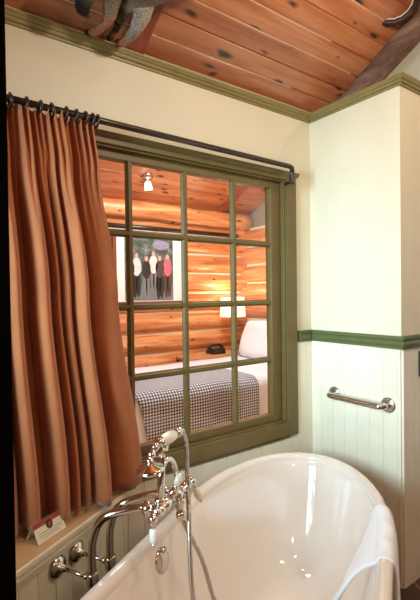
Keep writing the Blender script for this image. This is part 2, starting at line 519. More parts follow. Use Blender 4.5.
struct(beadboard('wainscot_under_window', (-1.9, 0, 0), (-0.128, 0, 0), 0.0, 0.61, (0, -1, 0), 0.075))
struct(beadboard('wainscot_right', (0, 0, 0), (0, -0.54, 0), 0.0, RZ0, (-1, 0, 0), 0.075))
struct(beadboard('wainscot_partition', (0, -0.54, 0), (XR, -0.54, 0), 0.0, RZ0, (0, -1, 0), 0.055))

rail = [(0, 0), (0.016, 0), (0.016, 0.012), (0.022, 0.016), (0.026, 0.026), (0.022, 0.036), (0.018, 0.040), (0.024, 0.048), (0.024, 0.062), (0, 0.062)]
def run(profile, z, x_from, name, mat):
    m = MB(); rows = []
    for a, b in profile:
        rows.append([Vector((x_from, -a, z+b)), Vector((-a, -a, z+b)), Vector((-a, -0.54-a, z+b)), Vector((XR, -0.54-a, z+b))])
    n = len(rows); vs = [p for r in rows for p in r]; fs = []
    for i in range(n):
        i2 = (i+1) % n
        for k in range(3): fs.append((i*4+k, i2*4+k, i2*4+k+1, i*4+k+1))
    fs += [tuple(i*4 for i in range(n)), tuple(i*4+3 for i in range(n-1, -1, -1))]
    m.add(vs, fs, mat)
    return struct(m.build(name))
run(rail, RZ0, -0.12, 'trim_1', 'olive_rail')
cz = 2.356
crown = [(0, 0), (0.007, 0.0), (0.009, 0.007), (0.009, 0.010), (0.015, 0.010), (0.018, 0.016), (0.020, 0.022), (0.025, 0.022), (0.029, 0.030), (0.032, 0.033), (0.033, 0.041), (0.0, 0.042)]
run(crown, cz, XL, 'trim_2', 'crown')
# rafters
lg = MB()
pts = []; rr = []
for i in range(30):
    t = -0.05+i*0.1
    p = Vector((0.175, 0, ZC))+SD*t-SN*0.035
    p.x += mnoise.noise(Vector((t*2, 3, 1)))*0.012; p.z += mnoise.noise(Vector((t*2, 7, 1)))*0.012
    pts.append(p); rr.append(0.066+mnoise.noise(Vector((t*3, 0, 5)))*0.008)
lg.tube(pts, [r*0.93 for r in rr], 'grey_log', 18)
struct(lg.build('log_rafter'))
rb = MB(); o = Vector((0, 0, ZC))
rb.prism([(-1.14, 0), (-1.14, -0.03), (-1.055, -0.03), (-1.055, 0)], o+SD*0.0, o+SD*2.9, (1, 0, 0), SN, 'red_board')
struct(rb.build('board_rafter', bevel=0.003))

# ---------------------------------------------------------------- interior window
win = struct(empty('window_1', (-0.8, 0, 0.69)))
cas = MB()
CX1 = -0.136
cas.box((OX1, -0.020, 0.626), (CX1, 0.0, 2.028), 'olive')
cas.box((OX0-0.075, -0.020, 0.626), (OX0, 0.0, 2.028), 'olive')
cas.box((OX0, -0.020, 0.626), (OX1, 0.0, OZ0), 'olive')
cas.box((OX0, -0.020, OZ1-0.002), (OX1, 0.0, 2.028), 'olive')
cas.build('window_casing', win, 0.003)
hd = MB()
hd.prism([(0, 2.026), (0.022, 2.026), (0.025, 2.030), (0.031, 2.036), (0.033, 2.047), (0, 2.049)], (OX0-0.090, 0, 0), (CX1+0.014, 0, 0), (0, -1, 0), (0, 0, 1), 'olive')
hd.build('header_cap', win)
jm = MB()
jm.box((OX1-0.008, -0.006, OZ0), (OX1, 0.12, OZ1), 'olive'); jm.box((OX0, -0.006, OZ0), (OX0+0.008, 0.12, OZ1), 'olive')
jm.box((OX0+0.008, -0.006, OZ1-0.010), (OX1-0.008, 0.12, OZ1), 'olive')
jm.box((OX0+0.008, -0.006, OZ0), (OX1-0.008, 0.12, OZ0+0.008), 'olive')
jm.build('jamb', win, 0.002)
sash = MB()
SX0, SX1, SZ0, SZ1 = OX0+0.011, OX1-0.011, OZ0+0.010, OZ1-0.012
GX = [-1.380, -1.103, -0.826, -0.537, -0.294]; GZ = [0.752, 1.045, 1.350, 1.660, 1.960]
ys0, ys1 = 0.020, 0.062
sash.box((SX0, ys0, SZ0), (GX[0]-0.004, ys1, SZ1), 'olive'); sash.box((GX[4]+0.004, ys0, SZ0), (SX1, ys1, SZ1), 'olive')
sash.box((GX[0]-0.004, ys0, SZ0), (GX[4]+0.004, ys1, GZ[0]-0.002), 'olive'); sash.box((GX[0]-0.004, ys0, GZ[4]), (GX[4]+0.004, ys1, SZ1), 'olive')
so = sash.build('sash', win, 0.003)
mb = MB()
mp = [(-0.0155, 0.012), (-0.0155, 0.006), (-0.009, 0.0), (-0.007, -0.009), (0.007, -0.009), (0.009, 0.0), (0.0155, 0.006), (0.0155, 0.012), (0.006, 0.026), (-0.006, 0.026)]
for x in GX[1:4]:
    mb.prism([(a, b) for a, b in mp], (x, 0.030, GZ[0]-0.004), (x, 0.030, GZ[4]+0.004), (1, 0, 0), (0, 1, 0), 'olive')
for z in GZ[1:4]:
    mb.prism([(a, b+0.001) for a, b in mp], (GX[0]-0.004, 0.030, z), (GX[4]+0.004, 0.030, z), (0, 0, 1), (0, 1, 0), 'olive')
mb.build('muntin_grid', so)
for i in range(4):
    for j in range(4):
        MB().box((GX[i]+0.008 if i else GX[i]-0.002, 0.040, GZ[j]+0.008 if j else GZ[j]), (GX[i+1]-0.008 if i < 3 else GX[i+1], 0.043, GZ[j+1]-0.008), 'glass').build('pane', so)

# ---------------------------------------------------------------- bedroom beyond the window
struct(MB().box((-1.6, 0.12, -0.05), (BX+0.3, BY+0.3, 0), 'oak').build('floor_bedroom'))
def logwall(name, axis, p_from, p_to, at, z0, n, pitch, face, mat):
    m = MB()
    for i in range(n):
        z = z0+pitch*(i+0.5)
        pts = []; rr = []
        k = 22
        for j in range(k+1):
            t = p_from+(p_to-p_from)*j/k
            dz = mnoise.noise(Vector((t*0.9, i*3.7, 2)))*0.012; dr = mnoise.noise(Vector((t*1.2, i*5.1, 9)))*0.010
            pts.append(Vector((t, at, z+dz)) if axis == 'X' else Vector((at, t, z+dz)))
            rr.append(pitch*0.505+dr)
        m.tube(pts, rr, mat, 20)
        # chinking strip between courses
        zc = z0+pitch*(i+1)
        if axis == 'X': m.box((p_from, at-pitch*0.24, zc-0.014), (p_to, at, zc+0.014), 'chink')
        else: m.box((at-pitch*0.24, p_from, zc-0.014), (at, p_to, zc+0.014), 'chink')
    return struct(m.build(name, fix=False))
PT = 0.236
logwall('wall_bedroom_back', 'X', -1.6, BX+0.25, BY+PT*0.45, 0.0, 10, PT, -1, 'log_x')
logwall('wall_bedroom_right', 'Y', 0.12, BY+0.3, BX+PT*0.45, -PT/2, 10, PT, -1, 'log_y')
def bz(y): return BZ+BSL*(BY-y)
g = MB()
g.add([Vector((BX+0.10, y, z)) for y, z in ((0.12, 2.2), (BY+0.2, 2.2), (BY+0.2, bz(BY+0.2)+0.05), (0.12, bz(0.12)+0.05))]+[Vector((BX+0.2, y, z)) for y, z in ((0.12, 2.2), (BY+0.2, 2.2), (BY+0.2, bz(BY+0.2)+0.05), (0.12, bz(0.12)+0.05))],
      [(0,1,2,3),(7,6,5,4),(0,4,5,1),(1,5,6,2),(2,6,7,3),(3,7,4,0)], 'grey_plaster')
struct(g.build('gable_bedroom'))
bc = MB(); BD = Vector((0, -1, BSL)).normalized(); BN = Vector((0, BSL, 1)).normalized()
bo = Vector((0, BY+0.2, bz(BY+0.2)))
L = math.hypot(BY+0.08, (BY+0.08)*BSL); i = 0
while i*0.13 < L:
    a, b = i*0.13, min(L, (i+1)*0.13)
    bc.prism([(a, 0.006), (a+0.0035, 0), (b-0.0035, 0), (b, 0.006), (b, 0.03), (a, 0.03)], bo+Vector((-1.6, 0, 0)), bo+Vector((BX+0.25, 0, 0)), BD, BN, 'pine_x')
    i += 1
struct(bc.build('ceiling_bedroom'))
pl = MB(); pl.tube([Vector((x, BY-0.02, 2.33+0.006*math.sin(x*4))) for x in [-1.6+0.15*i for i in range(24)]], [0.105+0.005*math.sin(i*1.7) for i in range(24)], 'log_x', 20)
struct(pl.build('plate_log'))
m = MB(); m.prism([(1.34, 0), (1.34, -0.05), (1.43, -0.05), (1.43, 0)], bo+BD*0.1, bo+BD*2.9, (1, 0, 0), BN, 'red_board'); struct(m.build('rafter_bedroom'))
struct(MB().box((-1.7, 0.12, 0), (-1.6, BY+0.3, 4.0), 'chink').build('wall_bedroom_left'))

# dark pole on the log wall
pr = empty('wall_pole', (0.4, BY-0.06, 2.14))
m = MB(); m.tube([(-0.6, BY-0.06, 2.14), (1.62, BY-0.06, 2.14)], 0.026, 'bronze', 12)
m.build('pole', pr)
for x in (-0.5, 0.5, 1.55):
    MB().tube([(x, BY-0.06, 2.14), (x, BY+0.03, 2.14)], 0.008, 'bronze', 8).build('bracket', pr)
for x in (-0.62, 1.64):
    MB().ball((x, BY-0.06, 2.14), 0.024, 'bronze', 12).build('finial', pr)
tag(pr, 'dark curtain pole running along the log wall above the framed picture', 'curtain pole')

# framed group photograph
PX0, PX1, PZ0, PZ1, PYY = -0.06, 0.83, 1.29, 2.07, BY-0.055
pic = empty('framed_picture', ((PX0+PX1)/2, PYY, PZ0))
m = MB(); fw = 0.035
for a, b in (((PX0, PZ0), (PX0+fw, PZ1)), ((PX1-fw, PZ0), (PX1, PZ1)), ((PX0+fw, PZ0), (PX1-fw, PZ0+fw)), ((PX0+fw, PZ1-fw), (PX1-fw, PZ1))):
    m.box((a[0], PYY-0.012, a[1]), (b[0], PYY+0.02, b[1]), 'frame_wood')
m.build('picture_frame', pic, 0.003)
MB().box((PX0+fw, PYY, PZ0+fw), (PX1-fw, PYY+0.01, PZ1-fw), 'mat_board').build('mat', pic)
QX0, QX1, QZ0, QZ1 = 0.07, 0.675, 1.335, 2.04
m = MB(); m.box((QX0, PYY-0.002, QZ0), (QX1, PYY, QZ1), 'photo')
yy = PYY-0.0035
def blob(cx, cz, rx, rz, mat, n=14, y=None):
    y = yy if y is None else y
    vs = [Vector((cx+rx*math.cos(2*PI*k/n), y, cz+rz*math.sin(2*PI*k/n))) for k in range(n)]
    m.add(vs, [tuple(range(n))], mat)
m.add([Vector((QX0, PYY-0.0025, QZ0)), Vector((QX1, PYY-0.0025, QZ0)), Vector((QX1, PYY-0.0025, QZ0+0.16)), Vector((QX0, PYY-0.0025, QZ0+0.13))], [(0,1,2,3)], 'ph_ground')
blob(0.52, 1.96, 0.11, 0.055, 'ph_lilac', y=PYY-0.0025)
for fx, top, tc, lc in ((0.13, 1.80, 'ph_grey', 'ph_dark'), (0.21, 1.83, 'ph_white', 'ph_dark'), (0.33, 1.80, 'ph_dark', 'ph_grey'), (0.42, 1.86, 'ph_white', 'ph_grey'), (0.50, 1.81, 'ph_brown', 'ph_dark'), (0.60, 1.83, 'ph_pink', 'ph_brown')):
    blob(fx-0.02, top-0.30, 0.030, 0.17, lc, y=yy); blob(fx+0.022, top-0.30, 0.030, 0.16, lc, y=yy); blob(fx, top-0.12, 0.055, 0.105, tc, y=yy-0.0004); blob(fx, top, 0.022, 0.03, 'ph_skin', y=yy-0.0008)
m.build('photo_print', pic, fix=False)
tag(pic, 'framed group photograph in white mat hanging on the log wall seen through window', 'picture')

# bed
bed = empty('bed', (0.55, 1.8, 0))
def rbox(x0, x1, y0, y1, z0, z1, r, mat, name, parent, disp=0.0, seg=5):
    """rounded box with gentle lumps"""
    m = MB()
    m.box((x0, y0, z0), (x1, y1, z1), mat)
    ob = m.build(name, parent)
    md = ob.modifiers.new('bevel', 'BEVEL'); md.width = r; md.segments = seg; md.limit_method = 'ANGLE'
    for p in ob.data.polygons: p.use_smooth = True
    return ob
BX0, BX1, BYN, BYF, BT = -0.53, 1.72, 1.19, 2.36, 0.655
m = MB()
m.box((BX0+0.03, BYN+0.04, 0.12), (BX1, BYF-0.04, 0.30), 'oak')
for x in (BX0+0.06, BX1-0.1):
    for y in (BYN+0.07, BYF-0.13): m.box((x, y, 0), (x+0.06, y+0.06, 0.12), 'oak')
m.build('bed_frame', bed, 0.004)
rbox(BX0+0.02, BX1, BYN+0.02, BYF-0.02, 0.30, BT-0.03, 0.07, 'sheet', 'mattress', bed)
def drape(x0, x1, ynear, yfar, ztop, zbot, r, lump=0.0, foot=False, seed=0, nx=40, ex=0.0):
    """cloth over the near edge of the bed: rows follow far->top->edge->drop"""
    prof = []
    ys = [yfar+(ynear+r-yfar)*k/14 for k in range(15)]
    for y in ys: prof.append((y, ztop))
    for k in range(1, 9):
        a = PI/2*k/8; prof.append((ynear+r-r*math.sin(a), ztop-r+r*math.cos(a)))
    for k in range(1, 11): prof.append((ynear-0.004*k/10, ztop-r-(ztop-r-zbot)*k/10))
    P = []
    for i in range(nx+1):
        fx = i/nx; row = []
        for j, (y, z) in enumerate(prof):
            drop = max(0.0, (j-15)/max(1, len(prof)-16))
            x = x0+(x1-x0)*fx + ex*drop*(1-fx)
            lz = lump*mnoise.noise(Vector((x*2.4, y*2.4, seed)))
            ly = 0.012*drop*mnoise.noise(Vector((x*6, 0, seed+4)))
            row.append(Vector((x, y+ly, z+lz*(1-drop))))
        P.append(row)
    return P, prof
def add_uv(ob, P, prof, px, ps):
    me = ob.data; uvl = me.uv_layers.new(name='UVMap')
    cum = [0.0]
    for a, b in zip(prof, prof[1:]): cum.append(cum[-1]+math.hypot(b[0]-a[0], b[1]-a[1]))
    mm = len(prof)
    for poly in me.polygons:
        for li in poly.loop_indices:
            vi = me.loops[li].vertex_index
            i, j = divmod(vi, mm)
            uvl.data[li].uv = ((P[i][j].x)/px, cum[j]/ps)
P, prof = drape(BX0-0.01, BX1-0.02, BYN-0.005, BYF+0.005, BT, 0.16, 0.09, 0.015, seed=3)
d = MB().grid(P, 'sheet').build('sheet', bed, fix=False); d.modifiers.new('solid', 'SOLIDIFY').thickness = 0.012
# foot side drop of the sheet
P = []
for i in range(13):
    y = BYN+0.03+(BYF-BYN-0.06)*i/12
    P.append([Vector((BX0+0.10, y, BT-0.002)), Vector((BX0+0.03, y, BT-0.012)), Vector((BX0-0.005, y, BT-0.04)), Vector((BX0-0.016, y, BT-0.1)), Vector((BX0-0.02, y+0.01*math.sin(i*2), 0.4)), Vector((BX0-0.022, y+0.01*math.sin(i*2), 0.16))])
d = MB().grid(P, 'sheet').build('sheet_end', bed, fix=False); d.modifiers.new('solid', 'SOLIDIFY').thickness = 0.01
tag(bed, 'bed made up with white sheets in the log room behind the window', 'bed')
# gingham throw (drop on the near side)
P, prof = drape(-0.545, 0.645, BYN-0.03, 1.92, BT+0.022, 0.22, 0.10, 0.01, seed=5, ex=0.12)
th = MB().grid(P, 'gingham').build('throw_blanket', None, fix=False)
add_uv(th, P, prof, 0.024, 0.024)
th.modifiers.new('solid', 'SOLIDIFY').thickness = 0.012
tag(th, 'black and white checked throw blanket draped over near side of the bed', 'blanket')
# duvet fold and pillows
def pillow(name, c, size, rot, mat):
    m = MB(); n = 14; P1 = []
    X = Matrix.Rotation(rot[2], 3, 'Z') @ Matrix.Rotation(rot[1], 3, 'Y') @ Matrix.Rotation(rot[0], 3, 'X')
    for side in (1, -1):
        P = []
        for i in range(n+1):
            row = []
            for j in range(n+1):
                a, b = -1+2*i/n, -1+2*j/n
                h = max(0.0, (1-a**4)*(1-b**4))**0.5
                pin = 1-0.06*(abs(a*b))
                row.append(Vector(c)+X @ Vector((a*size[0]/2*pin, b*size[1]/2*pin, side*h*size[2]/2)))
            P.append(row)
        m.grid(P, mat)
    return m.build(name)
pw = pillow('pillow', (1.43, 1.93, 0.868), (0.47, 0.74, 0.20), (0, math.radians(-68), 0), 'sheet')
tag(pw, 'white pillow propped up at the head of the bed', 'pillow')

# nightstand, telephone
ns = empty('nightstand', (1.2, 2.55, 0))
m = MB(); m.box((0.72, 2.40, 0.64), (1.62, 2.68, 0.675), 'oak'); m.build('top', ns, 0.005)
m = MB(); m.box((0.75, 2.42, 0.08), (1.59, 2.67, 0.64), 'oak'); m.build('body', ns, 0.004)
m = MB(); m.box((0.80, 2.405, 0.40), (1.54, 2.42, 0.60), 'oak'); dr = m.build('drawer', ns, 0.003)
MB().ball((1.17, 2.395, 0.5), 0.014, 'bronze').build('knob', dr)
for x in (0.76, 1.53):
    for y in (2.43, 2.62): MB().box((x, y, 0), (x+0.05, y+0.04, 0.08), 'oak').build('leg', ns)
tag(ns, 'light wooden bedside stand between the bed and the log wall', 'nightstand')
ph = empty('telephone', (1.2, 2.54, 0.675))
m = MB(); m.prism([(-0.09, 0), (0.09, 0), (0.07, 0.045), (-0.02, 0.07), (-0.07, 0.07)], (1.11, 2.54, 0.675), (1.29, 2.54, 0.675), (0, 1, 0), (0, 0, 1), 'black'); m.build('phone_base', ph, 0.006)
m = MB(); m.tube(smooth_path([(1.10, 2.54, 0.745), (1.13, 2.54, 0.772), (1.20, 2.54, 0.782), (1.27, 2.54, 0.772), (1.30, 2.54, 0.745)], 4), 0.014, 'black', 10); m.ball((1.105, 2.54, 0.75), 0.026, 'black', 10); m.ball((1.295, 2.54, 0.75), 0.026, 'black', 10)
m.build('handset', ph)
MB().lathe([(0.0, 0), (0.036, 0.0), (0.036, 0.004), (0.0, 0.005)], (1.2, 2.478, 0.70), (0, -1, 0.3), 'mat_board').build('dial', ph)
tag(ph, 'black telephone on the wooden bedside stand', 'telephone')

# wall lamp in the log corner
wl = empty('wall_lamp', (1.44, BY-0.05, 1.2))
sh = MB(); c = Vector((1.44, 2.50, 1.115))
sh.lathe([(0.155, 0.0), (0.16, 0.0), (0.145, 0.24), (0.14, 0.24), (0.155, 0.0)], c, (0, 0, 1), 'shade', 28)
sh.build('lamp_shade', wl)
m = MB(); m.tube(smooth_path([(1.44, BY-0.06, 1.20), (1.44, 2.56, 1.16), (1.44, 2.50, 1.18), (1.44, 2.50, 1.24)], 5), 0.007, 'bronze', 8); m.build('lamp_arm', wl)
MB().lathe([(0.0, 0), (0.05, 0), (0.045, 0.012), (0, 0.015)], (1.44, BY-0.03, 1.20), (0, -1, 0), 'bronze').build('back_plate', wl)
MB().ball((1.44, 2.50, 1.26), 0.025, 'bulb', 10).build('bulb', wl)
tag(wl, 'wall lamp with pale drum shade glowing in the log corner', 'lamp')

# ceiling spot in the bedroom
sp_y = 2.32; sp_z = bz(sp_y); sx = 0.19
sp = empty('ceiling_spotlight', (sx, sp_y, sp_z))
MB().lathe([(0.0, 0), (0.055, 0), (0.055, 0.02), (0.02, 0.03), (0, 0.03)], (sx, sp_y, sp_z), -BN, 'steel').build('canopy', sp)
MB().tube(smooth_path([(sx, sp_y, sp_z-0.02), (sx-0.03, sp_y, sp_z-0.05), (sx+0.0, sp_y, sp_z-0.07)], 4), 0.008, 'bronze', 8).build('arm', sp)
MB().lathe([(0.015, 0), (0.03, 0.01), (0.04, 0.06), (0.045, 0.09), (0.0, 0.09)], (sx, sp_y, sp_z-0.05), (0.15, 0, -1), 'bulb').build('glass_shade', sp)
tag(sp, 'small ceiling spotlight with frosted glass on the bedroom boards', 'light')

# ---------------------------------------------------------------- ledge under the window
LV = 0.545; LT = 0.61
lx_end = (-LV)/0.5        # X where the front edge meets the wall
x_l = -2.35
def ledge_poly(v, xl=x_l):
    # triangle between wall (y=-0.013) and line V=v ; left cut at X = xl
    yw = -0.0135
    xr = (0.866025*yw-v)/0.5
    yl = (v+0.5*xl)/0.866025
    return [(xl, yw), (xl, yl), (xr, yw)]
lid = struct(empty('window_ledge', (-1.8, -0.2, 0)))
def tri(poly, z0, z1, mat):
    vs = [Vector((x, y, z0)) for x, y in poly]+[Vector((x, y, z1)) for x, y in poly]
    return MB().add(vs, [(0,1,2),(5,4,3),(0,3,4,1),(1,4,5,2),(2,5,3,0)], mat)
tri(ledge_poly(LV), LT-0.022, LT, 'ledge_top').build('ledge_board', lid, 0.003)
m = MB()
a = W(0, LV, 0); 
def lpt(v, x): return Vector((x, (v+0.5*x)/0.866025, 0))
p0 = lpt(LV, x_l); p1 = lpt(LV, -1.13)
p0.z = 0; p1.z = 0
m.prism([(0.004, LT-0.0225), (-0.004, LT-0.0215), (-0.005, LT-0.012), (-0.004, LT-0.003), (0.0, LT-0.0005), (0.004, LT-0.0005)], p0, p1, V, (0, 0, 1), 'bead')
m.prism([(0.005, LT-0.022), (0.006, LT-0.028), (0.000, LT-0.031), (0.000, LT-0.040), (0.006, LT-0.043), (0.010, LT-0.046), (0.010, LT-0.060), (0.03, LT-0.060), (0.03, LT-0.022)], p0, p1, V, (0, 0, 1), 'bead')
m.build('nosing', lid)
fv = LV+0.030
q0, q1 = lpt(fv, x_l), lpt(fv, -1.17)
o = beadboard('face_boards', q0, q1, 0.0, LT-0.022, -V, 0.075); o.parent = lid; o.location = -wloc(lid)

# tent card
tc_ = empty('tent_card', (-1.52, -0.17, LT))
a, b = Vector((-1.570, -0.200, LT+0.001)), Vector((-1.466, -0.145, LT+0.001))
d = (b-a).normalized(); n = Vector((d.y, -d.x, 0))     # towards the viewer side
hh = 0.056
def cardpt(s, t, side, off=0.0):
    base = a+d*s*(b-a).length
    return base+n*(side*0.029*(1-t)+off)+Vector((0, 0, hh*t))
m = MB()
m.add([cardpt(0, 0, 1), cardpt(1, 0, 1), cardpt(1, 1, 1), cardpt(0, 1, 1), cardpt(0, 0, -1), cardpt(1, 0, -1)], [(0,1,2,3), (3,2,5,4)], 'card')
co = m.build('folded_card', tc_, fix=False); co.modifiers.new('solid', 'SOLIDIFY').thickness = 0.0008
m = MB(); m.add([cardpt(0, 0.74, 1, 0.0007), cardpt(1, 0.74, 1, 0.0007), cardpt(1, 1, 1, 0.0007), cardpt(0, 1, 1, 0.0007)], [(0,1,2,3)], 'card_red'); m.build('red_band', tc_, fix=False)
m = MB(); cc = cardpt(0.52, 0.66, 1, 0.0014); upv = (cardpt(0, 1, 1)-cardpt(0, 0, 1)).normalized()
m.add([cc+d*0.014*math.cos(2*PI*k/20)+upv*0.014*math.sin(2*PI*k/20) for k in range(20)], [tuple(range(20))], 'card_dark')
m.add([cc+n*0.0004+d*0.007*math.cos(2*PI*k/12)+upv*0.007*math.sin(2*PI*k/12) for k in range(12)], [tuple(range(12))], 'card_red')
m.build('round_emblem', tc_, fix=False)
m = MB()
for t, s0, s1 in ((0.40, 0.12, 0.9), (0.28, 0.1, 0.92), (0.16, 0.2, 0.8)):
    m.add([cardpt(s0, t, 1, 0.0007), cardpt(s1, t, 1, 0.0007), cardpt(s1, t+0.035, 1, 0.0007), cardpt(s0, t+0.035, 1, 0.0007)], [(0,1,2,3)], 'card_text')
m.build('text_lines', tc_, fix=False)
tag(tc_, 'folded cream tent card with red band standing on the window ledge', 'card')

# ---------------------------------------------------------------- curtain, rod, rings
ROD_Y, ROD_Z = -0.082, 2.066
rod = empty('curtain_rod', (-0.95, ROD_Y, ROD_Z))
m = MB()
path = [(-2.3, ROD_Y, ROD_Z), (-0.30, ROD_Y, ROD_Z-0.0), ]
m.tube([Vector((-2.3, ROD_Y, ROD_Z)), Vector((-0.262, ROD_Y, ROD_Z-0.012))], 0.0125, 'bronze', 16)
m.build('pole', rod)
m = MB(); m.tube(smooth_path([(-0.262, ROD_Y, ROD_Z-0.012), (-0.238, ROD_Y, ROD_Z-0.016), (-0.226, ROD_Y+0.006, ROD_Z-0.026), (-0.222, ROD_Y+0.012, ROD_Z-0.05), (-0.222, ROD_Y+0.012, ROD_Z-0.095)], 6), 0.0122, 'bronze', 14)
m.build('end_elbow', rod)
MB().tube([(-0.222, ROD_Y+0.012, ROD_Z-0.085), (-0.222, -0.021, ROD_Z-0.085)], 0.008, 'bronze', 10).build('bracket', rod)
tag(rod, 'dark bronze curtain rod with a bent end above the window', 'curtain rod')

ctop, cbot = 2.045, 0.632
PXF = [(-30, -6, 0.8), (-4, 22, 1.0), (23, 39, 1.05), (47, 66, 1.0), (66, 77, 0.72), (77, 88, 0.72), (88, 107, 0.95), (112, 146, 0.42)]
def px2s(p): return (p+30)/(143+30)
FOLDS = [(px2s(a), px2s(b), w_) for a, b, w_ in PXF]
def fold_f(s):
    """0 in the valleys, up to 1 on the rounded crests"""
    for a, b, w_ in FOLDS:
        if a <= s <= b:
            q = (s-a)/(b-a)
            return w_*math.sin(PI*min(1, max(0, q)))**0.42
    return 0.0
def fold_smooth(s):
    k = 0.004
    return (fold_f(s-k)+2*fold_f(s)+fold_f(s+k))/4
def curtain_pt(s, t):
    """s 0..1 left to right, t 0..1 top to bottom"""
    xl = -1.80
    xr = interp([(0, -1.292), (0.12, -1.268), (0.45, -1.205), (1, -1.108)], t)
    sw = s+0.012*math.sin(t*3+s*5)*t*(1-s)
    f = fold_smooth(sw)
    amp = interp([(0, 0.026), (0.05, 0.036), (0.30, 0.105), (1, 0.118)], t)
    back = interp([(0.0, -0.068), (0.3, -0.046), (1.0, -0.044)], t) + interp([(0.0, -0.06), (0.35, -0.022), (0.62, 0.0), (1.0, 0.012)], s)*t*t
    y = back-amp*f
    x = xl+(xr-xl)*s
    y += 0.008*mnoise.noise(Vector((s*8, t*2.6, 4)))*t
    x += 0.010*mnoise.noise(Vector((s*5, t*2.2, 8)))*t
    if s > 0.82: y -= 0.025*math.exp(-((t-0.72)/0.10)**2)*math.exp(-((s-0.87)/0.05)**2)
    z = ctop+(cbot-ctop)*t
    if t < 0.09:        # pinch pleat heads
        q = (1-t/0.09)
        y += 0.006*q*math.cos(s*24*2*PI)
    y += 0.016*max(0, 1-t/0.34)**1.3*math.cos(s*22*2*PI)
    z += 0.006*t**6*math.sin(s*40)+0.012*(1-t)**10*math.cos(s*24*2*PI)
    return Vector((x, min(y, -0.041), z))
NS, NT = 320, 56
P = [[curtain_pt(i/NS, (j/NT)**1.15) for j in range(NT+1)] for i in range(NS+1)]
cu = empty('curtain', (-1.45, ROD_Y, cbot))
pn = MB().grid(P, 'curtain').build('panel', cu, fix=False)
pn.modifiers.new('solid', 'SOLIDIFY').thickness = 0.003
tag(cu, 'rust brown pleated curtain hanging from dark rod beside the window', 'curtain')
ring_x = [-1.70, -1.655, -1.585, -1.535, -1.49, -1.45, -1.40, -1.365, -1.328, -1.303, -1.285]
first = None
for i, x in enumerate(ring_x):
    m = MB()
    zr = ROD_Z-0.012*(x+2.3)/2.04
    tilt = 0.12*math.sin(i*2.1)
    m.tube([Vector((x+math.sin(2*PI*k/20)*tilt*0.02, ROD_Y+0.0215*math.cos(2*PI*k/20), zr-0.006+0.0225*math.sin(2*PI*k/20))) for k in range(20)], 0.0048, 'bronze', 8, closed=True)
    m.tube([(x, ROD_Y, zr-0.030), (x, ROD_Y, zr-0.050)], 0.002, 'bronze', 6)
    m.build('curtain_ring', cu)

# ---------------------------------------------------------------- bathtub
TV = -0.060
def outline(w_, a_far, b_near, n=96):
    """plan curve; far half ellipse about u=-0.966, near half about u=-1.55"""
    pts = []
    uf, un = -0.966, -1.55
    h = n//2
    for k in range(h):
        th = PI/2-PI*k/(h-1)        # +90 .. -90 far end
        pts.append((uf+a_far*math.cos(th), TV+w_*math.sin(th)))
    for k in range(h):
        th = -PI/2-PI*k/(h-1)
        pts.append((un+b_near*math.cos(th), TV+w_*math.sin(th)))
    return pts
rings = []
def ring(w_, a, b, z): rings.append([W(u, v, z) for u, v in outline(w_, a, b)])
TZ = 0.60
# outside from floor up
ring(0.215, 0.42, 0.32, 0.0); ring(0.225, 0.44, 0.33, 0.02); ring(0.25, 0.48, 0.35, 0.10); ring(0.30, 0.56, 0.40, 0.28); ring(0.349, 0.62, 0.435, 0.46); ring(0.358, 0.632, 0.442, 0.545)
for k in range(0, 9):                    # rolled lip
    an = -0.5+ (PI+1.0)*k/8
    rr_ = 0.025
    off = math.cos(an)*rr_; zz = TZ-rr_+math.sin(an)*rr_
    ring(0.360+off, 0.645+off, 0.450+off, zz)
ring(0.332, 0.612, 0.42, 0.56); ring(0.318, 0.592, 0.41, 0.50); ring(0.294, 0.555, 0.385, 0.40); ring(0.262, 0.50, 0.35, 0.28); ring(0.215, 0.44, 0.31, 0.20); ring(0.175, 0.38, 0.27, 0.165); ring(0.12, 0.30, 0.20, 0.152); ring(0.06, 0.20, 0.10, 0.15); ring(0.01, 0.12, 0.03, 0.15)
tub = empty('bathtub', W(-1.25, TV, 0))
m = MB(); P = [[rings[j][i] for j in range(len(rings))] for i in range(len(rings[0]))]
m.grid(P, 'enamel', closed_u=True)
n0 = len(rings[0])
tb = m.build('tub_shell', tub, fix=True, subsurf=1)
ov = MB(); oc = W(-1.245, 0.2585, 0.517); oax = (-V+Vector((0, 0, 0.22))).normalized()
ov.lathe([(0.0, -0.012), (0.040, -0.012), (0.041, 0.0), (0.037, 0.006), (0.030, 0.008), (0.0, 0.010)], oc-oax*0.006, oax, 'nickel', 28)
op = ov.build('overflow_plate', tub)
MB().lathe([(0, 0), (0.009, 0), (0.009, 0.012), (0.005, 0.018), (0, 0.018)], oc+Vector((0, 0, 0.034))+oax*0.0, (oax+Vector((0, 0, 0.7))).normalized(), 'nickel', 14).build('overflow_lever', op)
MB().lathe([(0, -0.002), (0.035, -0.002), (0.033, 0.004), (0.012, 0.006), (0, 0.006)], W(-1.25, TV, 0.152), (0, 0, 1), 'nickel').build('drain', tub)
tag(tub, 'white glossy freestanding bathtub with rolled rim below the window', 'bathtub')

